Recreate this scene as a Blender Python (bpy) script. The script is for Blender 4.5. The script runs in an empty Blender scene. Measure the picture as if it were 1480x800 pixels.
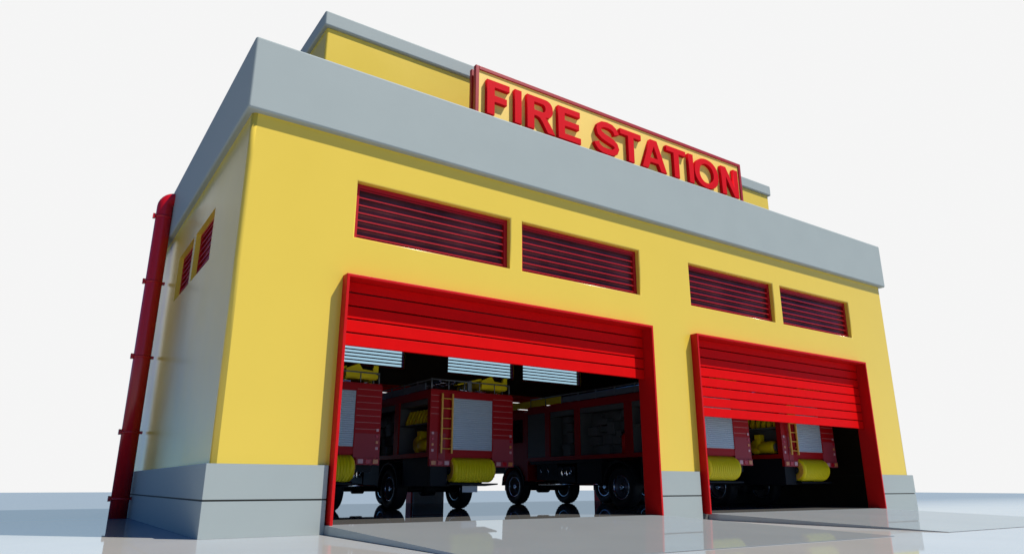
import bpy, bmesh, math, random
from mathutils import Vector, Matrix
random.seed(4)
S = bpy.context.scene
COL = S.collection

# ---------------------------------------------------------------- materials
def mat(name, col, rough=.5, spec=.5, metal=0., var=.0, vscale=3., bump=0., bscale=60., coat=0., emit=None):
    m = bpy.data.materials.new(name); m.use_nodes = True
    nt = m.node_tree; b = nt.nodes['Principled BSDF']
    b.inputs['Base Color'].default_value = (*col, 1)
    b.inputs['Roughness'].default_value = rough
    b.inputs['Metallic'].default_value = metal
    b.inputs['Specular IOR Level'].default_value = spec
    b.inputs['Coat Weight'].default_value = coat
    b.inputs['Coat Roughness'].default_value = .06
    tc = nt.nodes.new('ShaderNodeTexCoord')
    if var > 0:
        n = nt.nodes.new('ShaderNodeTexNoise'); n.inputs['Scale'].default_value = vscale
        n.inputs['Detail'].default_value = 5
        nt.links.new(tc.outputs['Object'], n.inputs['Vector'])
        mr = nt.nodes.new('ShaderNodeMapRange')
        mr.inputs['From Min'].default_value = .3; mr.inputs['From Max'].default_value = .7
        mr.inputs['To Min'].default_value = 1 - var; mr.inputs['To Max'].default_value = 1 + var
        nt.links.new(n.outputs['Fac'], mr.inputs['Value'])
        mx = nt.nodes.new('ShaderNodeMix'); mx.data_type = 'RGBA'; mx.blend_type = 'MULTIPLY'
        mx.inputs[0].default_value = 1
        mx.inputs[6].default_value = (*col, 1)
        nt.links.new(mr.outputs['Result'], mx.inputs[7])
        nt.links.new(mx.outputs[2], b.inputs['Base Color'])
        ra = nt.nodes.new('ShaderNodeMapRange')
        ra.inputs['To Min'].default_value = max(rough - .07, 0); ra.inputs['To Max'].default_value = rough + .07
        nt.links.new(n.outputs['Fac'], ra.inputs['Value'])
        nt.links.new(ra.outputs['Result'], b.inputs['Roughness'])
    if bump > 0:
        n2 = nt.nodes.new('ShaderNodeTexNoise'); n2.inputs['Scale'].default_value = bscale
        n2.inputs['Detail'].default_value = 3
        nt.links.new(tc.outputs['Object'], n2.inputs['Vector'])
        bp = nt.nodes.new('ShaderNodeBump'); bp.inputs['Strength'].default_value = bump
        bp.inputs['Distance'].default_value = .01
        nt.links.new(n2.outputs['Fac'], bp.inputs['Height'])
        nt.links.new(bp.outputs['Normal'], b.inputs['Normal'])
    return m

def glass_dark(name, tint, rough=.08, refl=.5):
    m = mat(name, tint, rough, spec=refl, var=.55, vscale=.9)  # strong noise paints cloudy reflections into the glass colour
    return m

def glass_clear(name, tint):
    m = bpy.data.materials.new(name); m.use_nodes = True
    nt = m.node_tree; nt.nodes.clear()
    o = nt.nodes.new('ShaderNodeOutputMaterial'); mx = nt.nodes.new('ShaderNodeMixShader')
    t = nt.nodes.new('ShaderNodeBsdfTransparent'); g = nt.nodes.new('ShaderNodeBsdfGlossy')
    t.inputs['Color'].default_value = (*tint, 1); g.inputs['Roughness'].default_value = .03
    mx.inputs[0].default_value = .06
    nt.links.new(t.outputs[0], mx.inputs[1]); nt.links.new(g.outputs[0], mx.inputs[2])
    nt.links.new(mx.outputs[0], o.inputs['Surface'])
    return m

M = {}
M['yellow'] = mat('yellow_wall_paint', (.70, .495, .060), .22, .45, var=.010, vscale=.7, bump=.02, bscale=25)
M['inner'] = mat('shade_painted_inner_wall', (.035, .022, .008), .5, .3, var=.1)  # inside of the yellow walls, their unlit look put into the colour
M['grey'] = mat('grey_plinth_paint', (.322, .356, .336), .55, .08, var=.015, vscale=1.2, bump=.02, bscale=30)
M['joint'] = mat('dark_joint', (.05, .045, .03), .7)
M['red'] = mat('red_frame_paint', (.52, .005, .005), .4, .15, var=.03)
M['shutter'] = mat('red_shutter_paint', (.62, .002, .002), .5, .05, var=.03)
M['signred'] = mat('red_letter_paint', (.62, .005, .012), .6, .04)
M['signframe'] = mat('dark_red_sign_frame', (.33, .012, .016), .4, .4)
M['signyellow'] = mat('sign_yellow', (.82, .56, .12), .45, .3)
M['pipe'] = mat('red_pipe_paint', (.50, .004, .008), .22, .5)
M['pane'] = glass_dark('smoked_window_glass', (.080, .024, .028), .10, .15)
M['backglass'] = glass_clear('blue_tinted_glass', (.68, .85, .94))
M['louvre'] = mat('dark_red_louvre_paint', (.36, .005, .008), .4, .25)
M['roof'] = mat('roof_felt', (.2, .2, .2), .8, var=.1)
M['slab'] = mat('polished_inner_floor', (.16, .155, .145), .04, .5, var=.06, vscale=1.)
M['ramp'] = mat('polished_ramp_concrete', (.27, .275, .27), .05, .5, var=.03, vscale=.9)
M['e_red'] = mat('fire_engine_red', (.33, .003, .005), .4, .12)
M['e_pink'] = mat('reflective_pink_panel', (.31, .035, .045), .5, .15)
M['e_line'] = mat('pale_pinstripe', (.45, .14, .13), .4)
M['e_grey'] = mat('grey_roller_shutter', (.42, .46, .50), .38, .5, metal=.2)
M['e_dark'] = mat('black_chassis', (.008, .009, .011), .5, .12)
M['e_locker'] = mat('locker_lining', (.10, .105, .10), .5, .2)
M['e_yellow'] = mat('engine_yellow', (.80, .60, .005), .45, .2)
M['e_ladder'] = mat('ladder_orange_yellow', (.70, .36, .04), .4, .4)
M['e_chrome'] = mat('chrome', (.75, .76, .78), .14, .5, metal=1.)
M['e_rim'] = mat('painted_wheel_rim', (.10, .10, .11), .3, .4, metal=.3)
M['e_tyre'] = mat('black_tyre_rubber', (.010, .010, .011), .7, .3)
M['e_rail'] = mat('grey_rail_panel', (.16, .17, .18), .4, .5, metal=.3)
M['e_glass'] = mat('cab_glass', (.01, .012, .015), .05, .8)
M['e_white'] = mat('white_plate', (.75, .74, .74), .4)
M['l_red'] = mat('red_lamp', (.45, .004, .012), .2, .5)
M['l_orange'] = mat('orange_lamp', (.62, .20, .06), .2, .5)
M['l_pink'] = mat('pale_lamp', (.60, .28, .28), .2, .5)

# ground: one sheet, pale near the building, dimmer far reflections painted in as darker colour
def floor_mat(name, near, far, cap, rough, y0=0., y1=14., tint=(1, 1, 1)):
    """concrete: diffuse with a polish whose reflection grows towards grazing angles up to a limit"""
    m = bpy.data.materials.new(name); m.use_nodes = True
    nt = m.node_tree; nt.nodes.clear(); N = nt.nodes.new; L = nt.links.new
    o = N('ShaderNodeOutputMaterial'); mx = N('ShaderNodeMixShader'); d = N('ShaderNodeBsdfDiffuse'); g = N('ShaderNodeBsdfGlossy')
    g.inputs['Roughness'].default_value = rough; g.inputs['Color'].default_value = (*tint, 1)  # tint paints a bluish sky tone into the reflections
    fr = N('ShaderNodeFresnel'); fr.inputs['IOR'].default_value = 1.5
    mn = N('ShaderNodeMath'); mn.operation = 'MINIMUM'; mn.inputs[1].default_value = cap
    L(fr.outputs[0], mn.inputs[0]); L(mn.outputs[0], mx.inputs[0])
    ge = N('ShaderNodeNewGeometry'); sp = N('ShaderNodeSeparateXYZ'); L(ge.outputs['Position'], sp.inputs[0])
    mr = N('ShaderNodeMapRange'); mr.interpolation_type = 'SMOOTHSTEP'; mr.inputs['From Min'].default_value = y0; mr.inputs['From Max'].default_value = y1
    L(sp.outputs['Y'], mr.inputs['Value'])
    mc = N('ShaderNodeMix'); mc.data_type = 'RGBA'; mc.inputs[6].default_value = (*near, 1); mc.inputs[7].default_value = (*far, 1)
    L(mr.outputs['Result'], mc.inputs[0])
    n = N('ShaderNodeTexNoise'); n.inputs['Scale'].default_value = .6; n.inputs['Detail'].default_value = 6; L(ge.outputs['Position'], n.inputs['Vector'])
    nr = N('ShaderNodeMapRange'); nr.inputs['From Min'].default_value = .3; nr.inputs['From Max'].default_value = .7; nr.inputs['To Min'].default_value = .97; nr.inputs['To Max'].default_value = 1.03
    L(n.outputs['Fac'], nr.inputs['Value'])
    mu = N('ShaderNodeMix'); mu.data_type = 'RGBA'; mu.blend_type = 'MULTIPLY'; mu.inputs[0].default_value = 1
    L(mc.outputs[2], mu.inputs[6]); L(nr.outputs['Result'], mu.inputs[7]); L(mu.outputs[2], d.inputs['Color'])
    L(d.outputs[0], mx.inputs[1]); L(g.outputs[0], mx.inputs[2]); L(mx.outputs[0], o.inputs['Surface'])
    return m
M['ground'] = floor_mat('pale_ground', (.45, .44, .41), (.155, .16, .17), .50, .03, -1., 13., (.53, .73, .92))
M['ramp'] = floor_mat('polished_ramp_concrete', (.285, .305, .305), (.285, .305, .305), .45, .02, tint=(.66, .80, .90))
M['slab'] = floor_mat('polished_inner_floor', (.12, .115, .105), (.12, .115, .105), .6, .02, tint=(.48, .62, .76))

# ---------------------------------------------------------------- mesh builder
class MB:
    def __init__(s): s.bm = bmesh.new(); s.mi = 0
    def face(s, pts):
        f = s.bm.faces.new([s.bm.verts.new(p) for p in pts]); f.material_index = s.mi; return f
    def box(s, x0, x1, y0, y1, z0, z1):
        P = [(x, y, z) for z in (z0, z1) for y in (y0, y1) for x in (x0, x1)]
        v = [s.bm.verts.new(p) for p in P]
        for q in ((0, 2, 3, 1), (4, 5, 7, 6), (0, 1, 5, 4), (2, 6, 7, 3), (0, 4, 6, 2), (1, 3, 7, 5)):
            f = s.bm.faces.new([v[i] for i in q]); f.material_index = s.mi
        return s
    def prism(s, poly, axis, a, b):
        # poly: list of 2d points in the other two axes (in xyz order), extruded along axis a..b
        def P(p, t):
            l = list(p); l.insert(axis, t); return tuple(l)
        A = [s.bm.verts.new(P(p, a)) for p in poly]; B = [s.bm.verts.new(P(p, b)) for p in poly]
        n = len(poly)
        for i in range(n):
            f = s.bm.faces.new([A[i], A[(i + 1) % n], B[(i + 1) % n], B[i]]); f.material_index = s.mi
        for L in (A[::-1], B):
            f = s.bm.faces.new(L); f.material_index = s.mi
        return s
    def tube(s, p0, p1, r, n=10, r1=None, smooth=True):
        p0 = Vector(p0); p1 = Vector(p1); d = (p1 - p0).normalized()
        u = d.orthogonal().normalized(); w = d.cross(u)
        r1 = r if r1 is None else r1
        A = []; B = []
        for i in range(n):
            a = 2 * math.pi * i / n; o = u * math.cos(a) + w * math.sin(a)
            A.append(s.bm.verts.new(p0 + o * r)); B.append(s.bm.verts.new(p1 + o * r1))
        for i in range(n):
            f = s.bm.faces.new([A[i], A[(i + 1) % n], B[(i + 1) % n], B[i]]); f.material_index = s.mi; f.smooth = smooth
        for L in (A[::-1], B):
            f = s.bm.faces.new(L); f.material_index = s.mi
        return s
    def path(s, pts, r, n=16):
        rings = []; pts = [Vector(p) for p in pts]
        for i, p in enumerate(pts):
            d = (pts[min(i + 1, len(pts) - 1)] - pts[max(i - 1, 0)]).normalized()
            u = Vector((0, 1, 0)); w = d.cross(u).normalized()
            rings.append([s.bm.verts.new(p + (u * math.cos(2 * math.pi * k / n) + w * math.sin(2 * math.pi * k / n)) * r) for k in range(n)])
        for A, B in zip(rings, rings[1:]):
            for i in range(n):
                f = s.bm.faces.new([A[i], A[(i + 1) % n], B[(i + 1) % n], B[i]]); f.smooth = True; f.material_index = s.mi
        s.bm.faces.new(rings[0]); s.bm.faces.new(rings[-1][::-1])
        return s
    def lathe(s, prof, c=(0, 0, 0), axis='x', n=40, smooth=True, tread=0., lugs=0):
        # prof: (along axis, radius) closed loop
        rings = []
        for i in range(n):
            a = 2 * math.pi * i / n; ring = []
            for (h, r) in prof:
                rr = r
                if tread and r > tread: rr = r - (.022 if (i % 2) else 0)
                if axis == 'x': p = (c[0] + h, c[1] + rr * math.cos(a), c[2] + rr * math.sin(a))
                elif axis == 'y': p = (c[0] + rr * math.cos(a), c[1] + h, c[2] + rr * math.sin(a))
                else: p = (c[0] + rr * math.cos(a), c[1] + rr * math.sin(a), c[2] + h)
                ring.append(s.bm.verts.new(p))
            rings.append(ring)
        m = len(prof)
        for i in range(n):
            A = rings[i]; B = rings[(i + 1) % n]
            for k in range(m):
                f = s.bm.faces.new([A[k], A[(k + 1) % m], B[(k + 1) % m], B[k]]); f.smooth = smooth; f.material_index = s.mi
        return s
    def build(s, name, mats, parent=None, bevel=0., segs=2, loc=(0, 0, 0)):
        bmesh.ops.recalc_face_normals(s.bm, faces=s.bm.faces)
        me = bpy.data.meshes.new(name); s.bm.to_mesh(me); s.bm.free()
        for m in (mats if isinstance(mats, (list, tuple)) else [mats]):
            me.materials.append(m)
        o = bpy.data.objects.new(name, me); COL.objects.link(o); o.location = loc
        if parent: o.parent = parent
        if bevel > 0:
            b = o.modifiers.new('bevel', 'BEVEL'); b.width = bevel; b.segments = segs
            b.limit_method = 'ANGLE'; b.angle_limit = math.radians(50); b.harden_normals = True
            for p in me.polygons: p.use_smooth = True
            me.set_sharp_from_angle(angle=math.radians(40))
        return o

def tag(o, label=None, cat=None, group=None, kind=None):
    if label: o['label'] = label
    if cat: o['category'] = cat
    if group: o['group'] = group
    if kind: o['kind'] = kind
    return o
def empty(name, loc=(0, 0, 0)):
    o = bpy.data.objects.new(name, None); COL.objects.link(o); o.location = loc; o.empty_display_size = .3
    return o
def kids(o): return [c for c in bpy.data.objects if c.parent == o]
def copy_tree(o, parent=None):
    c = o.copy(); COL.objects.link(c)
    if parent:
        c.parent = parent
    for ch in kids(o): copy_tree(ch, c)
    return c

# ---------------------------------------------------------------- dimensions (metres, read off the photograph)
XL, XR = .075, 20.78          # yellow wall
PL, PR = 0., 20.885           # plinth
D = 12.1                      # depth of the building
ZP = 1.10                     # plinth top
WT = .30                      # wall thickness
FLOOR = .15
ZB0, ZB1 = 7.215, 8.685       # grey parapet band
DOORS = [(1.971, 9.665), (11.19, 18.88)]
ZD = 4.46
WZ0, WZ1 = 5.247, 6.393
WINS = [(2.135, 5.672), (5.988, 9.529), (11.322, 14.845), (15.19, 18.711)]
BDOORS = [(1.95, 9.44), (10.66, 18.4)]
BWINS = [(2.25, 5.32), (5.76, 8.86), (10.68, 13.80), (14.24, 17.36)]
BWZ0, BWZ1 = 4.90, 5.95
SWINS = [(2.46, 4.39), (4.63, 6.50)]
SWZ0, SWZ1 = 5.08, 6.20

# ---------------------------------------------------------------- setting
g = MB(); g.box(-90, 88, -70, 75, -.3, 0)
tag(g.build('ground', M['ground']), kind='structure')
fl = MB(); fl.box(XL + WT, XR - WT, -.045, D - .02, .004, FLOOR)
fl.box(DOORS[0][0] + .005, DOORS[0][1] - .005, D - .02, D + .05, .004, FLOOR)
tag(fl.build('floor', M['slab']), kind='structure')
RAMPF = -5.4
for x0, x1 in ((1.935, 9.56), (11.33, 18.6)):
    r = MB(); r.prism([(RAMPF, .003), (-.047, .003), (-.047, FLOOR - .001), (RAMPF, .008)], 0, x0, x1)
    tag(r.build('ramp', M['ramp']), kind='structure')

# ---------------------------------------------------------------- the station
st = tag(empty('fire_station', (10.44, 6, 0)), 'yellow fire station with grey plinth and parapet and two red half raised roller doors', 'building')
def part(mb, name, mats, parent=None, bevel=0., segs=2):
    p = parent or st
    o = mb.build(name, mats, p, bevel, segs)
    if p is st: o.location = (-10.44, -6, 0)
    return o

def wall_panel(u0, u1, z0, z1, holes, t, to3, bevel_outer=.02):
    """manifold wall with rectangular holes; to3(u,depth,z)->xyz, depth 0 = outside face, 1 = inside"""
    us = sorted({u0, u1} | {h[0] for h in holes} | {h[1] for h in holes})
    zs = sorted({z0, z1} | {h[2] for h in holes} | {h[3] for h in holes})
    us = [u for u in us if u0 <= u <= u1]; zs = [z for z in zs if z0 <= z <= z1]
    def solid(i, k):
        if i < 0 or k < 0 or i >= len(us) - 1 or k >= len(zs) - 1: return False
        cu = (us[i] + us[i + 1]) / 2; cz = (zs[k] + zs[k + 1]) / 2
        return not any(h[0] < cu < h[1] and h[2] < cz < h[3] for h in holes)
    mb = MB(); V = {}
    def v(i, k, d):
        if (i, k, d) not in V: V[(i, k, d)] = mb.bm.verts.new(to3(us[i], d * t, zs[k]))
        return V[(i, k, d)]
    for i in range(len(us) - 1):
        for k in range(len(zs) - 1):
            if not solid(i, k): continue
            f = mb.bm.faces.new([v(i, k, 0), v(i + 1, k, 0), v(i + 1, k + 1, 0), v(i, k + 1, 0)])
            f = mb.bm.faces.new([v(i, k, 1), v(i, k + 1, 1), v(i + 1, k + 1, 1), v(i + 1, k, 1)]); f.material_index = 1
            for (di, dk, a, b) in ((-1, 0, (i, k), (i, k + 1)), (1, 0, (i + 1, k), (i + 1, k + 1)), (0, -1, (i, k), (i + 1, k)), (0, 1, (i, k + 1), (i + 1, k + 1))):
                if not solid(i + di, k + dk):
                    mb.bm.faces.new([v(*a, 0), v(*b, 0), v(*b, 1), v(*a, 1)])
    bmesh.ops.recalc_face_normals(mb.bm, faces=mb.bm.faces)
    return mb, V

# front wall, soft outer corners
holes = [(a, b, WZ0, WZ1) for a, b in WINS] + [(a, b, ZP - 1, ZD) for a, b in DOORS]
mb, V = wall_panel(XL, XR, ZP, 7.34, holes, WT, lambda u, d, z: (u, d, z))
mb.bm.edges.ensure_lookup_table()
def bev(mb, sel, off, seg):
    es = [e for e in mb.bm.edges if sel(e)]
    r = bmesh.ops.bevel(mb.bm, geom=es, offset=off, segments=seg, profile=.5, affect='EDGES', clamp_overlap=True)
    for f in r['faces']: f.smooth = True
def is_sharp(e): return len(e.link_faces) == 2 and e.calc_face_angle(0) > 1.
bev(mb, lambda e: is_sharp(e) and all(abs(v.co.y) < 1e-4 for v in e.verts) and all(abs(v.co.x - XL) < 1e-3 or abs(v.co.x - XR) < 1e-3 for v in e.verts), .09, 5)
bev(mb, lambda e: is_sharp(e) and all(abs(v.co.y) < 1e-4 for v in e.verts) and all(WZ0 - .01 < v.co.z < WZ1 + .01 for v in e.verts) and all(XL + .5 < v.co.x < XR - .5 for v in e.verts), .03, 3)
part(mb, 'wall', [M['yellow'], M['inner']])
# side walls
holes = [(a, b, SWZ0, SWZ1) for a, b in SWINS]
mb, V = wall_panel(WT, D - WT, ZP, 7.34, holes, WT, lambda u, d, z: (XL + d, u, z))
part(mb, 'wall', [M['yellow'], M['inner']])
mb, V = wall_panel(WT, D - WT, ZP, 7.34, [], WT, lambda u, d, z: (XR - d, u, z))
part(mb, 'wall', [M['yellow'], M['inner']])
# back wall
holes = [(a, b, BWZ0, BWZ1) for a, b in BWINS] + [(a, b, 0, 4.3) for a, b in BDOORS]
mb, V = wall_panel(XL, XR, ZP, 7.34, holes, WT, lambda u, d, z: (u, D - d, z))
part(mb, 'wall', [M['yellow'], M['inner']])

# plinth in two courses with a recessed joint
PO = [(1.93, 9.74), (11.07, 18.955)]
def plinth_boxes(e):
    out = []
    for a, b in ((PL + e, PO[0][0] - e), (PO[0][1] + e, PO[1][0] - e), (PO[1][1] + e, PR - e)):
        out.append((a, b, -.09 + e, WT))
    for a, b in ((PL + e, BDOORS[0][0]), (BDOORS[0][1], BDOORS[1][0]), (BDOORS[1][1], PR - e)):
        out.append((a, b, D - WT, D + .09 - e))
    out.append((PL + e, XL + WT, WT, D - WT)); out.append((XR - WT, PR - e, WT, D - WT))
    return out
for z0, z1, gin, nm, mm in ((.0015, .538, 0, 'plinth', 'grey'), (.538, .566, .022, 'plinth_joint', 'joint'), (.566, ZP, 0, 'plinth', 'grey')):
    for bx in plinth_boxes(gin):
        mb = MB(); mb.box(*bx, z0, z1); part(mb, nm, M[mm])
# lining of the plinth zone inside, interior shade put into its colour
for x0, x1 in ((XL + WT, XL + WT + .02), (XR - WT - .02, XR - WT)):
    mb = MB(); mb.box(x0, x1, WT, D - WT, FLOOR, ZP - .002); part(mb, 'wall_shade_lining', M['inner'])

# parapet ring
def ring(mb, x0, x1, y0, y1, z0, z1, t):
    o = [(x0, y0), (x1, y0), (x1, y1), (x0, y1)]; i = [(x0 + t, y0 + t), (x1 - t, y0 + t), (x1 - t, y1 - t), (x0 + t, y1 - t)]
    vo = [[mb.bm.verts.new((*p, z)) for p in o] for z in (z0, z1)]; vi = [[mb.bm.verts.new((*p, z)) for p in i] for z in (z0, z1)]
    for k in range(4):
        n = (k + 1) % 4
        mb.bm.faces.new([vo[0][k], vo[0][n], vo[1][n], vo[1][k]]); mb.bm.faces.new([vi[0][n], vi[0][k], vi[1][k], vi[1][n]])
        mb.bm.faces.new([vo[1][k], vo[1][n], vi[1][n], vi[1][k]]); mb.bm.faces.new([vo[0][n], vo[0][k], vi[0][k], vi[0][n]])
mb = MB(); ring(mb, -.05, 20.92, -.139, D + .139, ZB0, ZB1, .33); part(mb, 'parapet', M['grey'], bevel=.05, segs=4)
mb = MB(); mb.box(XL + .2, XR - .2, .17, D - .17, 7.36, 7.9)
part(mb, 'roof', M['roof'])
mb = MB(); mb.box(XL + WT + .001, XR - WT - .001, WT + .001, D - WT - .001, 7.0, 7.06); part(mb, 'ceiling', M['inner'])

# upper block on the roof
mb = MB(); mb.prism([(2.05, 2.58), (13.2, 2.58), (13.2, 3.07), (19.62, 3.07), (19.62, 10.4), (2.05, 10.4)], 2, 7.9, 11.40)
part(mb, 'upper_wall', M['yellow'], bevel=.05, segs=3)
mb = MB(); mb.prism([(1.96, 2.5), (13.25, 2.5), (13.25, 2.99), (19.71, 2.99), (19.71, 10.48), (1.96, 10.48)], 2, 11.382, 11.79)
part(mb, 'upper_cap', M['grey'], bevel=.05, segs=3)

# windows
def window(kind, u0, u1, z0, z1, to3, pane, n=7, rec=.13, parent=st, slat='louvre', fr='louvre', fw=.09):
    def bx(mb, a, b, d0, d1, c, e):
        P = [to3(a, d0, c), to3(b, d1, e)]
        mb.box(*[q for k in range(3) for q in sorted((P[0][k], P[1][k]))])
    f = MB()
    bx(f, u0 + .004, u0 + fw, rec, rec + .12, z0 + .004, z1 - .004); bx(f, u1 - fw, u1 - .004, rec, rec + .12, z0 + .004, z1 - .004)
    bx(f, u0 + fw, u1 - fw, rec + .002, rec + .118, z0 + .004, z0 + .05); bx(f, u0 + fw, u1 - fw, rec + .002, rec + .118, z1 - fw, z1 - .004)
    w = part(f, 'window', M[fr])
    s = MB(); pitch = (z1 - z0 - .05) / n
    for k in range(n):
        zc = z0 + .05 + pitch * (k + .5) - .02
        A = [to3(u0 + fw, rec + .045, zc + .008), to3(u0 + fw, rec + .008, zc - .006), to3(u0 + fw, rec + .008, zc - .034), to3(u0 + fw, rec + .060, zc - .002)]
        B = [to3(u1 - fw, rec + .045, zc + .008), to3(u1 - fw, rec + .008, zc - .006), to3(u1 - fw, rec + .008, zc - .034), to3(u1 - fw, rec + .060, zc - .002)]
        va = [s.bm.verts.new(p) for p in A]; vb = [s.bm.verts.new(p) for p in B]
        for i in range(4): s.bm.faces.new([va[i], va[(i + 1) % 4], vb[(i + 1) % 4], vb[i]])
        s.bm.faces.new(va[::-1]); s.bm.faces.new(vb)
    s.build('louvre', M[slat], w)
    p = MB(); bx(p, u0 + fw - .02, u1 - fw + .02, rec + .085, rec + .095, z0 + .03, z1 - fw + .02); p.build('pane', pane, w)
    return w
for a, b in WINS: window('front', a, b, WZ0, WZ1, lambda u, d, z: (u, d, z), M['pane'])
for a, b in SWINS: window('side', a, b, SWZ0, SWZ1, lambda u, d, z: (XL + d, u, z), M['louvre'], rec=.10, fw=.05)
for a, b in BWINS: window('back', a, b, BWZ0, BWZ1, lambda u, d, z: (u, D - d, z), M['backglass'], n=8, fw=.05)

# door frames and roller shutters
def door(x0, x1, y0, y1, zt, zb, ys, pitch, sgn=1, gap=.028):
    t = .06
    f = MB(); ya, yb = sorted((y0, y1))
    f.prism([(x0, FLOOR - .012), (x0 + t, FLOOR - .012), (x0 + t, zt - t), (x1 - t, zt - t), (x1 - t, FLOOR - .012), (x1, FLOOR - .012), (x1, zt), (x0, zt)], 1, ya, yb)
    fr = part(f, 'door_frame', M['red'], bevel=.012, segs=2)
    s = MB(); z = zb; k = 0
    while z < zt - t:
        z1 = min(z + pitch - gap, zt - t - .002)
        if z1 - z > .02: s.box(x0 + t + .003, x1 - t - .003, ys, ys + .05 * sgn, z, z1)
        z += pitch; k += 1
    part(s, 'roller_shutter', M['shutter'], bevel=.008, segs=2)
door(*DOORS[0], -.215, .312, ZD, 3.205, .10, .252)
door(*DOORS[1], -.215, .312, ZD, 2.445, .10, .252)
door(*BDOORS[0], D - .22, D + .2, 4.3, 2.75, D - .02, .26, gap=.03)
door(*BDOORS[1], D - .22, D + .2, 4.3, 2.75, D - .02, .26, gap=.03)

# rain pipe down the left side wall
PX, PY = -.24, 8.25
pts = [(PX, PY, .002), (PX, PY, 4), (PX, PY, 8.08)]
for k in range(1, 8):
    a = math.pi / 2 * k / 7; pts.append((PX + .25 * (1 - math.cos(a)), PY, 8.08 + .25 * math.sin(a)))
pts.append((.1, PY, 8.33))
mb = MB(); mb.path(pts, .205, 24); pipe = part(mb, 'rain_pipe', M['pipe'])
for z in (.42, 2.0, 3.9, 5.9, 7.75):
    c = MB(); c.lathe([(0, .20), (0, .216), (.06, .216), (.06, .20)], (PX, PY, z), 'z', 28)
    c.box(PX - .27, PX - .21, PY - .05, PY + .05, z - .03, z + .10); c.box(PX + .2, XL - .05, PY - .05, PY + .05, z, z + .07)
    c.build('pipe_clamp', M['pipe'], pipe)

# ---------------------------------------------------------------- roof sign
sg = tag(empty('roof_sign', (10.4, 1.2, 7.9)), 'long yellow roof sign in a red frame reading FIRE STATION', 'sign')
def spart(mb, name, m, bevel=0., parent=None):
    o = mb.build(name, m, parent or sg, bevel)
    if not parent: o.location = (-10.4, -1.2, -7.9)
    return o
SX0, SX1, SZ1, SZ0 = 5.385, 15.45, 10.80, 9.25
mb = MB(); mb.box(SX0 + .05, SX1 - .05, 1.165, 1.20, SZ0 + .05, SZ1 - .05); spart(mb, 'board', M['signyellow'])
def frame2(y0, y1, x0, x1, z0, z1, w):
    m = MB()
    m.box(x0, x0 + w, y0, y1, z0, z1); m.box(x1 - w, x1, y0, y1, z0, z1)
    m.box(x0 + w, x1 - w, y0 + .001, y1 - .001, z1 - w, z1); m.box(x0 + w, x1 - w, y0 + .001, y1 - .001, z0, z0 + w)
    return m
spart(frame2(1.125, 1.24, SX0, SX1, SZ0, SZ1, .10), 'frame', M['signframe'], .01)
spart(frame2(1.33, 1.43, SX0 + .0, SX1 - .05, SZ0, SZ1 - .02, .1), 'rear_frame', M['signframe'], .01)
for x in (6.6, 10.4, 14.2):
    mb = MB(); mb.box(x - .06, x + .06, 1.245, 1.325, 7.9, SZ1 - .1); spart(mb, 'post', M['signframe'])

def letter_curve(name, polys, x0, w, h=.95, z0=9.505, depth=.115):
    cu = bpy.data.curves.new(name, 'CURVE'); cu.dimensions = '2D'; cu.fill_mode = 'BOTH'
    for pl in polys:
        sp = cu.splines.new('POLY'); sp.points.add(len(pl) - 1)
        for i, (a, b) in enumerate(pl): sp.points[i].co = (x0 + a * w, z0 + b * h, 0, 1)
        sp.use_cyclic_u = True
    cu.extrude = depth / 2 - .006; cu.bevel_depth = .006; cu.bevel_resolution = 1; cu.offset = -.006
    tmp = bpy.data.objects.new(name, cu); COL.objects.link(tmp)
    dg = bpy.context.evaluated_depsgraph_get()
    me = bpy.data.meshes.new_from_object(tmp.evaluated_get(dg))
    bpy.data.objects.remove(tmp); bpy.data.curves.remove(cu)
    me.transform(Matrix(((1, 0, 0, 0), (0, 0, -1, 1.165 - depth / 2), (0, 1, 0, 0), (0, 0, 0, 1))))
    me.materials.clear(); me.materials.append(M['signred'])
    me.name = 'letter'
    o = bpy.data.objects.new('letter', me); COL.objects.link(o); o.parent = sg; o.location = (-10.4, -1.2, -7.9)
    return o
def arc(cx, cy, rx, ry, a0, a1, n=14, p=1.):
    out = []
    for i in range(n + 1):
        a = math.radians(a0 + (a1 - a0) * i / n); c, s_ = math.cos(a), math.sin(a)
        out.append((cx + rx * math.copysign(abs(c) ** p, c), cy + ry * math.copysign(abs(s_) ** p, s_)))
    return out
b = .155   # stroke, fraction of height
def sh(w): return b * .95 * 1.52 / w   # vertical stroke as a fraction of letter width
LT = {}
def F_(w):
    s = sh(w); return [[(0, 0), (s, 0), (s, .39), (.88, .39), (.88, .575), (s, .575), (s, .815), (1, .815), (1, 1), (0, 1)]]
def E_(w):
    s = sh(w); return [[(0, 0), (1, 0), (1, .18), (s, .18), (s, .42), (.93, .42), (.93, .595), (s, .595), (s, .82), (.98, .82), (.98, 1), (0, 1)]]
def I_(w): return [[(0, 0), (1, 0), (1, 1), (0, 1)]]
def T_(w):
    s = sh(w) / 2; return [[(.5 - s, 0), (.5 + s, 0), (.5 + s, .82), (1, .82), (1, 1), (0, 1), (0, .82), (.5 - s, .82)]]
def A_(w):
    s = sh(w) * 1.08
    return [[(0, 0), (s, 0), (s + .10, .225), (1 - s - .10, .225), (1 - s, 0), (1, 0), (.5 + s * .55, 1), (.5 - s * .55, 1)],
            [(.5, .78), (.345, .385), (.655, .385)]]
def N_(w):
    s = sh(w); return [[(0, 0), (s * .93, 0), (s * .93, .66), (1 - s, 0), (1, 0), (1, 1), (1 - s * .93, 1), (1 - s * .93, .35), (s, 1), (0, 1)]]
def O_(w):
    s = sh(w)
    return [arc(.5, .5, .5, .515, 0, 360, 40, .92)[:-1], arc(.5, .5, .5 - s, .515 - .18, 0, 360, 36, .95)[:-1]]
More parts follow.
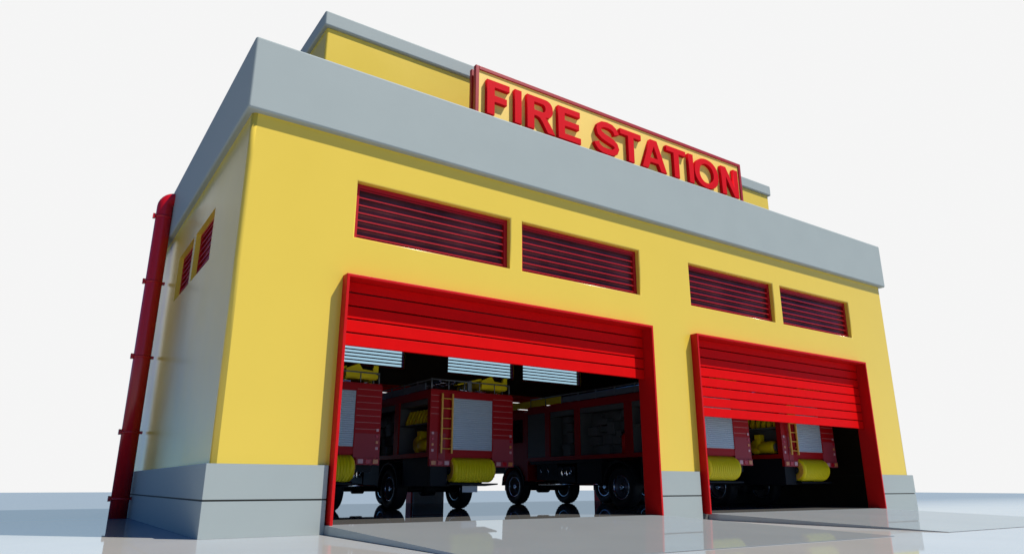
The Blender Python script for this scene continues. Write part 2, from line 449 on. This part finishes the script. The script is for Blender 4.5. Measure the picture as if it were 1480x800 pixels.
def R_(w):
    s = sh(w)
    outer = [(0, 0), (s, 0), (s, .42), (.36, .42)] + [(.46, .385), (.55, .28), (.74, 0), (1.02, 0), (.84, .27), (.72, .41), (.66, .452)]
    outer += arc(.66, .725, .28, .275, -75, 90, 14, .9) + [(0, 1)]
    inner = [(s, .59), (s, .83), (.55, .83)] + arc(.55, .71, .11, .12, 90, -90, 10, .9) + [(.55, .59)]
    return [outer, inner]
def S_(w):
    # thick stroke along a spine
    P = [(.03, .30), (.06, .22), (.14, .135), (.28, .085), (.5, .07), (.70, .09), (.82, .15), (.875, .26), (.83, .36), (.70, .425), (.5, .475), (.30, .53), (.165, .61), (.125, .73), (.17, .83), (.29, .905), (.5, .93), (.69, .905), (.81, .84), (.86, .77), (.89, .70)]
    asp = w / .95; hw = .095
    L = []; R = []
    for i, (x, y) in enumerate(P):
        a = P[max(i - 1, 0)]; c = P[min(i + 1, len(P) - 1)]
        dx, dy = (c[0] - a[0]) * asp, c[1] - a[1]; l = math.hypot(dx, dy); nx, ny = -dy / l, dx / l
        wv = hw * (1.15 if 8 < i < 13 else 1.0)
        if i in (0, len(P) - 1): wv *= 1.1
        L.append((x + nx * wv / asp, y + ny * wv)); R.append((x - nx * wv / asp, y - ny * wv))
    return [L + R[::-1]]
for ch, fn, x0, x1 in (('F', F_, 5.675, 6.345), ('I', I_, 6.505, 6.715), ('R', R_, 6.89, 7.77), ('E', E_, 7.89, 8.655),
                       ('S', S_, 9.19, 10.06), ('T', T_, 10.10, 10.905), ('A', A_, 10.915, 11.91), ('T', T_, 11.93, 12.755),
                       ('I', I_, 12.88, 13.085), ('O', O_, 13.13, 14.21), ('N', N_, 14.365, 15.16)):
    letter_curve('letter', fn(x1 - x0), x0, x1 - x0)

# ---------------------------------------------------------------- fire engine (origin: middle of the rear, on the floor; front towards +y)
def make_engine():
    e = empty('fire_engine')
    H = 1.34
    LK = [(.16, 1.95), (2.25, 4.3), (4.55, 5.85)]        # open lockers on the left side
    b = MB()
    b.box(-.80, H, .06, 7.15, 1.40, 3.13)                  # core
    b.box(-H, -.80, .06, 7.15, 1.40, 1.52); b.box(-H, -.80, .06, 7.15, 2.96, 3.13)
    for a, c in ((.06, .16), (1.95, 2.25), (4.3, 4.55), (5.85, 6.1), (7.1, 7.15)):
        b.box(-H, -.80, a, c, 1.52, 2.96)
    b.box(-H, H, 0, .06, 1.42, 3.15)                       # rear wall
    b.box(-H, -.62, -.004, .06, 1.17, 1.42); b.box(.70, H, -.004, .06, 1.17, 1.42)
    b.box(-H + .02, H - .02, .02, 7.12, 3.13, 3.19)
    b.mi = 1
    for k in range(7):
        z = 3.02 - k * .165
        b.box(.66, H - .02, -.006, 0, z, z + .014)
        if k < 4: b.box(-H + .02, -1.08, -.006, 0, z, z + .014)
    body = b.build('body', [M['e_red'], M['e_line']], e, .012)
    # locker linings, shelves
    s = MB()
    for i, (a, c) in enumerate(LK):
        s.box(-.82, -.801, a, c, 1.52, 2.96)
        s.box(-1.30, -.82, a + .002, a + .02, 1.521, 2.959); s.box(-1.30, -.82, c - .02, c - .002, 1.521, 2.959)
        s.box(-1.30, -.82, a + .02, c - .02, 2.80, 2.958)
        if i == 0:
            s.box(-1.28, -.82, a + .02, c - .02, 2.28, 2.31)
        else:
            ys = a + .08
            while ys < c - .3:
                wd = random.choice((.26, .34, .48))
                zz = 1.54
                while zz < 2.6:
                    hh = random.choice((.2, .28, .38)); dp = random.uniform(.9, 1.2)
                    s.box(-dp, -.82, ys, min(ys + wd - .03, c - .05), zz, min(zz + hh - .03, 2.78)); zz += hh
                ys += wd
    s.build('locker_shelf', M['e_locker'], body)
    s = MB()
    s.box(-1.325, -1.30, 6.1, 7.1, 1.52, 2.96)
    for k in range(18): s.box(-1.335, -1.325, 6.1, 7.1, 1.53 + k * .079, 1.53 + k * .079 + .06)
    s.build('side_shutter', M['e_locker'], body)
    # reflective lower panels
    for x0, x1, z1 in ((-H + .002, -1.10, 2.06), (-1.06, -.86, 2.02), (.64, H - .002, 1.93)):
        p = MB(); p.box(x0, x1, -.009, -.001, 1.34, z1); p.build('reflective_panel', M['e_pink'], body)
    # rear shutter
    s = MB(); s.box(-.65, .62, -.004, .02, 1.60, 2.98)
    n = 26
    for k in range(n):
        z = 1.60 + 1.38 * k / n
        s.prism([(-.004, z), (-.022, z + .012), (-.022, z + .036), (-.004, z + .05)], 0, -.645, .615)
    s.build('rear_shutter', M['e_grey'], body)
    for xg in (-.68, .62):
        s = MB(); s.box(xg, xg + .03, -.03, .0, 1.57, 3.0); s.build('shutter_guide', M['e_red'], body)
    # access ladder
    l = MB()
    for x in (-1.02, -.70): l.box(x - .022, x + .022, -.10, -.06, 1.50, 3.08)
    for k in range(6): l.tube((-1.02, -.08, 1.62 + k * .265), (-.70, -.08, 1.62 + k * .265), .014, 8)
    for z in (1.7, 2.9):
        for x in (-1.02, -.70): l.box(x - .012, x + .012, -.06, 0, z, z + .03)
    l.build('ladder', M['e_ladder'], e)
    # lamps
    for x0 in (-1.33, .72):
        c = MB(); c.box(x0, x0 + .62, -.035, -.005, 1.165, 1.335)
        cl = c.build('lamp_cluster', M['e_pink'], e, .008)
        order = ('l_orange', 'l_red', 'l_pink') if x0 < 0 else ('l_pink', 'l_red', 'l_orange')
        for k, mm in enumerate(order):
            q = MB(); q.box(x0 + .04 + k * .20, x0 + .18 + k * .20, -.052, -.03, 1.195, 1.305); q.build('lamp', M[mm], cl, .008)
    for sx in (-1, 1):
        for k, mm in enumerate(('l_pink', 'l_red', 'l_orange', 'l_pink')):
            q = MB(); x = sx * 1.25; z = 2.02 - k * .15
            q.box(x - .035, x + .035, -.025, -.008, z - .035, z + .035); q.build('marker_lamp', M[mm], e, .006)
    # hose reel
    r = MB(); R = .32
    prof = [(-.66, .12), (-.66, R - .07), (-.65, R - .035), (-.63, R - .01)]
    nb = 15
    for k in range(nb):
        h = -.60 + 1.2 * k / nb; prof += [(h, R + .001), (h + .04, R + .004), (h + .08, R + .001)]
    prof += [(.63, R - .01), (.65, R - .035), (.66, R - .07), (.66, .12)]
    r.lathe(prof, (-.01, .12, 1.08), 'x', 44)
    reel = r.build('hose_reel', M['e_yellow'], e)
    h = MB(); h.lathe([(-.74, .0), (-.74, .035), (-.70, .04), (-.70, .115), (.70, .115), (.70, 0)], (-.01, .12, 1.08), 'x', 20)
    h.build('reel_hub', M['e_dark'], reel)
    for sd in (-.672, .652):
        h = MB(); h.lathe([(0, .15), (.02, .15), (.02, .285), (0, .285)], (-.01 + sd, .12, 1.08), 'x', 36, smooth=False, tread=.25)
        h.build('reel_flange', M['e_ladder'], reel)
    # chassis
    c = MB()
    c.prism([(-.12, .70), (.55, .66), (.55, .71), (-.12, .735)], 0, -.76, .76)
    c.box(-.50, -.30, .3, 8.3, .72, .98); c.box(.30, .50, .3, 8.3, .72, .98)
    c.box(-1.25, -.74, .06, 1.75, .66, 1.40)                  # side tank, left rear
    c.box(-.74, .70, .5, 1.75, .80, 1.40)
    c.box(.74, 1.25, .25, .7, 1.0, 1.4); c.box(.74, 1.22, 3.5, 6.8, .62, 1.40)
    c.box(-1.22, -.5, 3.45, 4.6, .66, 1.38); c.box(-1.2, -.5, 4.75, 5.6, .72, 1.2); c.box(-1.1, -.5, 5.75, 6.9, .8, 1.36)
    c.box(-1.3, -.8, 3.3, 7.0, 1.30, 1.41)
    for y in (2.6, 8.05):
        c.tube((-1.0, y, .58), (1.0, y, .58), .10, 12); c.lathe([(-.2, 0), (-.2, .2), (.2, .2), (.2, 0)], (0, y, .58), 'x', 16)
        for sx in (-1, 1):
            pts = []
            for k in range(9):
                a = math.pi * k / 8; pts.append((y + .70 * math.cos(a), .62 + .70 * math.sin(a)))
            pts2 = [(y + .66 * math.cos(math.pi * k / 8), .62 + .66 * math.sin(math.pi * k / 8)) for k in range(8, -1, -1)]
            c.prism(pts + pts2, 0, *sorted((sx * .80, sx * 1.32)))
    c.box(-1.2, 1.2, 8.5, 8.72, .45, .95)
    c.build('chassis', M['e_dark'], e)
    c = MB()
    for y in (4.0, 4.4, 4.9, 5.3, 6.1, 6.5): c.tube((-1.2, y, .95), (-1.2, y + .06, 1.22), .018, 8)
    c.tube((-1.24, 3.6, .66), (-1.24, 6.6, .66), .022, 8); c.lathe([(0, 0), (0, .09), (.12, .09), (.12, 0)], (-1.28, 5.0, 1.0), 'x', 16)
    c.lathe([(0, 0), (0, .09), (.12, .09), (.12, 0)], (-1.28, 5.25, 1.0), 'x', 16)
    c.build('fuel_fitting', M['e_chrome'], e)
    p = MB(); p.box(-.12, .36, .30, .315, .50, .665); p.build('number_plate', M['e_white'], e)
    # wheels
    for y in (2.6, 8.05):
        for sx in (-1, 1):
            w = MB(); xo = sx * 1.09; q = sx
            w.lathe([(q * .10, .02), (q * .10, .10), (q * .02, .13), (q * .0, .22), (q * .11, .29), (q * .15, .34), (q * -.15, .34), (q * -.13, .30), (q * -.03, .22), (q * -.03, .02)], (xo, y, .58), 'x', 28)
            for k in range(8):
                a = 2 * math.pi * k / 8; w.tube((xo + q * .015, y + .175 * math.cos(a), .58 + .175 * math.sin(a)), (xo + q * .05, y + .175 * math.cos(a), .58 + .175 * math.sin(a)), .02, 6)
            wh = w.build('wheel', M['e_rim'], e)
            t = MB()
            t.lathe([(-.15, .345), (-.19, .42), (-.185, .52), (-.14, .578), (0, .583), (.14, .578), (.185, .52), (.19, .42), (.15, .345)], (xo, y, .58), 'x', 56, tread=.55)
            t.build('tyre', M['e_tyre'], wh)
            t = MB(); t.lathe([(q * .125, .285), (q * .16, .325), (q * .155, .345), (q * .12, .30)], (xo, y, .58), 'x', 36); t.build('rim_lip', M['e_chrome'], wh)
            t = MB(); t.lathe([(-q * .14, .30), (-q * .165, .335), (-q * .15, .345), (-q * .12, .31)], (xo, y, .58), 'x', 36); t.build('rim_lip', M['e_chrome'], wh)
            t = MB(); t.lathe([(q * .10, .02), (q * .15, .03), (q * .14, .085), (q * .10, .095)], (xo, y, .58), 'x', 20); t.build('hub_cap', M['e_chrome'], wh)
    # cab
    c = MB()
    prof = [(7.2, .75), (7.2, 3.05), (7.45, 3.12), (8.45, 3.08), (8.68, 2.1), (8.72, 1.7), (8.72, .75), (8.60, .75), (8.55, 1.0), (8.30, 1.25), (7.8, 1.25), (7.55, 1.0), (7.5, .75)]
    c.prism(prof, 0, -1.27, 1.27)
    cab = c.build('cab', M['e_red'], e, .02)
    for sx in (-1, 1):
        g_ = MB(); g_.prism([(7.5, 2.05), (8.55, 2.05), (8.36, 2.85), (7.5, 2.85)], 0, *sorted((sx * 1.272, sx * 1.285))); g_.build('side_window', M['e_glass'], cab)
        g_ = MB(); x = sx * 1.42; g_.box(x - .05, x + .05, 8.4, 8.6, 1.95, 2.4); g_.box(min(sx * 1.27, x), max(sx * 1.27, x), 8.48, 8.52, 2.35, 2.38); g_.build('mirror', M['e_chrome'], cab, .02)
    g_ = MB(); g_.prism([(8.665, 2.2), (8.475, 3.0), (8.485, 3.003), (8.675, 2.203)], 0, -1.15, 1.15); g_.build('windscreen', M['e_glass'], cab)
    # roof: side rails, yellow gear
    for sx in (-1, 1):
        r = MB(); x = sx * 1.27
        r.box(x - .012, x + .012, .45, 5.2, 3.22, 3.40)
        for k in range(9): r.tube((x - sx * .0, .1 + k * .86, 3.18), (x, .1 + k * .86, 3.50), .022, 8)
        r.tube((x, .1, 3.47), (x, 7.0, 3.47), .018, 8)
        r.build('roof_rail', M['e_rail'], e)
        y_ = MB(); y_.box(x - .011, x + .011, 5.3, 8.5, 3.22, 3.44); y_.build('rail_panel', M['e_yellow'], e)
    r = MB()
    r.tube((-1.25, .08, 3.47), (1.25, .08, 3.47), .018, 8)
    for x in (-.75, -.25, .25, .75): r.tube((x, .08, 3.18), (x, .08, 3.47), .016, 8)
    r.box(-.10, .02, .14, .2, 3.19, 3.52)
    r.build('rear_rail', M['e_rail'], e)
    r = MB()
    for x in (-.9, -.45): r.box(x - .02, x + .02, .3, 5.5, 3.42, 3.48)
    for k in range(17): r.tube((-.9, .5 + k * .3, 3.45), (-.45, .5 + k * .3, 3.45), .015, 6)
    r.tube((.95, .35, 3.24), (1.2, .5, 3.30), .03, 8); r.tube((-.35, .15, 3.24), (.1, .18, 3.22), .03, 8)
    r.box(.18, .5, .12, .3, 3.195, 3.25)
    r.build('roof_ladder', M['e_chrome'], e)
    # open yellow trough on the roof
    y_ = MB()
    y_.prism([(.42, 3.36), (1.30, 3.36), (1.30, 3.70), (1.18, 3.70), (1.14, 3.56), (.86, 3.58), (.76, 3.72), (.42, 3.58)], 1, .25, .33)
    y_.prism([(.42, 3.34), (1.30, 3.34), (1.30, 3.38), (.42, 3.38)], 1, .33, 1.7)
    y_.prism([(.42, 3.36), (.46, 3.36), (.46, 3.55), (.42, 3.55)], 1, .33, 1.7); y_.prism([(1.26, 3.36), (1.30, 3.36), (1.30, 3.6), (1.26, 3.6)], 1, .33, 1.7)
    for x in (.5, 1.2): y_.box(x - .03, x + .03, .5, 1.5, 3.19, 3.34)
    y_.prism([(-.35, 3.42), (-.30, 3.40), (.44, 3.58), (.44, 3.64)], 1, .30, .55)
    y_.build('roof_trough', M['e_yellow'], e)
    return e

ENG = make_engine()
spots = [  # x of middle, y of rear, scale, label
    (7.015, 3.7, .92, 'red fire engine showing its whole rear ladder, shutter and hose reel in the left doorway'),
    (3.255, 3.7, .92, 'red fire engine half hidden behind the left jamb of the left doorway'),
    (13.26, 1.1, 1., 'red fire engine behind the middle pillar, showing its dark side lockers through the left doorway'),
    (17.40, 1.1, 1., 'fire engine farthest right, its yellow ladder seen below the shutter of the right doorway')]
engines = []
for i, (x, y, sc, lab) in enumerate(spots):
    o = ENG if i == 0 else copy_tree(ENG)
    o.location = (x, y, FLOOR); o.scale = (sc, sc, sc)
    tag(o, lab, 'fire engine', 'fire engines parked in the station'); engines.append(o)

for o in engines[2:]:                       # the two engines in the right bay show no plate
    for c in kids(o):
        if c.name.startswith('number_plate'): bpy.data.objects.remove(c)

# loose gear in the rear lockers
def blower(i, lab):
    x, y, sc, _ = spots[i]
    o = empty('portable_blower', (x - 1.06 * sc, y + .78 * sc, FLOOR + 1.525 * sc)); o.scale = (sc, sc, sc)
    tag(o, lab, 'blower', 'yellow blowers in the rear lockers')
    m = MB()
    m.lathe([(-.02, 0), (-.02, .17), (.02, .19), (.46, .19), (.50, .17), (.50, 0)], (0, -.34, .21), 'y', 26); m.build('motor_housing', M['e_yellow'], o); m = MB()
    m.lathe([(-.15, 0), (-.15, .20), (-.11, .225), (.11, .225), (.15, .20), (.15, 0)], (0, .26, .235), 'x', 28); m.build('fan_housing', M['e_yellow'], o); m = MB()
    m.box(-.11, .11, .10, .30, .30, .60)
    m.build('control_box', M['e_yellow'], o, .008)
    m = MB(); m.lathe([(-.05, .02), (-.05, .11), (.0, .125), (.0, .02)], (0, -.36, .21), 'y', 22); m.build('grille', M['e_rail'], o)
    m = MB(); m.box(-.16, .16, -.34, .42, 0, .025); m.build('foot', M['e_dark'], o)
    return o
blower(0, 'yellow portable blower in the open side locker left of the ladder in the left doorway')
blower(3, 'yellow portable blower with a grey round inlet in the locker inside the right doorway')
for i, lab in ((0, 'small yellow case in the row above the blower in the left doorway'), (3, 'small yellow case in the shelf row above the blower in the right doorway')):
    x, y, sc, _ = spots[i]
    proto = None
    for k in range(8):
        loc = (x - 1.08 * sc, y + (.30 + k * .205) * sc, FLOOR + 2.312 * sc)
        if proto is None:
            m = MB(); m.prism([(-.12, 0), (.0, 0), (.08, .40), (-.0, .40), (-.12, .10)], 1, -.052, .052); proto = m.build('tool_case', M['e_yellow'], None, .008); o = proto
        else:
            o = proto.copy(); COL.objects.link(o)
        o.location = loc; o.scale = (sc, sc, sc)
        tag(o, lab, 'case', 'yellow cases on the locker shelf, left doorway' if i == 0 else 'yellow cases on the locker shelf, right doorway')
x, y, sc, _ = spots[2]
m = MB(); m.lathe([(0, 0), (0, .085), (.46, .085), (.52, .05), (.56, .03), (.56, 0)], (0, 0, 0), 'z', 20)
ex = m.build('fire_extinguisher', M['red'], None, 0); ex.location = (x - 1.2, y + 2.42, FLOOR + 1.525)
tag(ex, 'red fire extinguisher in a dark side locker beside the right jamb of the left doorway', 'extinguisher')
m = MB(); m.box(-.02, .02, -.02, .10, .56, .60); m.tube((0, .08, .58), (0, .13, .2), .012, 6); m.build('valve', M['e_dark'], ex)

# ---------------------------------------------------------------- camera
cam = bpy.data.cameras.new('camera'); co = bpy.data.objects.new('camera', cam); COL.objects.link(co)
F_PX, PITCH, YAW, ROLL = 1005.31, .2901, -.5947, .0015
fw = Vector((-math.sin(YAW) * math.cos(PITCH), math.cos(YAW) * math.cos(PITCH), math.sin(PITCH)))
rt = Vector((math.cos(YAW), math.sin(YAW), 0)); up = rt.cross(fw)
r2 = rt * math.cos(ROLL) + up * math.sin(ROLL); u2 = -rt * math.sin(ROLL) + up * math.cos(ROLL)
mw = Matrix((r2, u2, -fw)).transposed().to_4x4(); mw.translation = Vector((-2.3088, -11.857, .7874))
co.matrix_world = mw
cam.sensor_width = 36; cam.lens = 36 * F_PX / 1480; cam.clip_start = .1; cam.clip_end = 1000
S.camera = co

# ---------------------------------------------------------------- light
SUN = Vector((.96, -1, 2.1)).normalized()
el = math.asin(SUN.z); az = math.atan2(SUN.x, SUN.y)
sd = bpy.data.lights.new('sun', 'SUN'); so = bpy.data.objects.new('sun', sd); COL.objects.link(so)
sd.energy = 5.; sd.angle = math.radians(.5); sd.color = (1, .975, .93)
so.rotation_euler = (-SUN).to_track_quat('-Z', 'Y').to_euler()
w = bpy.data.worlds.new('World'); S.world = w; w.use_nodes = True
nt = w.node_tree; nt.nodes.clear(); N = nt.nodes.new; L = nt.links.new
out = N('ShaderNodeOutputWorld'); bg = N('ShaderNodeBackground'); bg.inputs['Strength'].default_value = .07
sky = N('ShaderNodeTexSky'); sky.sky_type = 'NISHITA'; sky.sun_disc = False
sky.sun_elevation = el; sky.sun_rotation = az; sky.air_density = .8; sky.dust_density = .0; sky.ozone_density = 8.
# plain white backdrop lobe added to the sky, shaped to fill the camera view
bg2 = N('ShaderNodeBackground'); bg2.inputs['Color'].default_value = (1, 1, 1, 1); bg2.inputs['Strength'].default_value = .77
tc = N('ShaderNodeTexCoord'); dot = N('ShaderNodeVectorMath'); dot.operation = 'DOT_PRODUCT'
dot.inputs[1].default_value = (.537, .794, .286)
mr = N('ShaderNodeMapRange'); mr.interpolation_type = 'SMOOTHSTEP'
mr.inputs['From Min'].default_value = .745; mr.inputs['From Max'].default_value = .765
L(tc.outputs['Generated'], dot.inputs[0]); L(dot.outputs['Value'], mr.inputs['Value'])
mx = N('ShaderNodeMixShader')
tn = N('ShaderNodeMix'); tn.data_type = 'RGBA'; tn.blend_type = 'MULTIPLY'; tn.inputs[0].default_value = 1; tn.inputs[7].default_value = (.55, .84, 1.15, 1)
L(sky.outputs[0], tn.inputs[6]); L(tn.outputs[2], bg.inputs['Color']); L(mr.outputs['Result'], mx.inputs[0]); L(bg.outputs[0], mx.inputs[1]); L(bg2.outputs[0], mx.inputs[2])
L(mx.outputs[0], out.inputs['Surface'])
S.view_settings.view_transform = 'Standard'; S.view_settings.look = 'None'; S.view_settings.gamma = 1
S.view_settings.exposure = .25
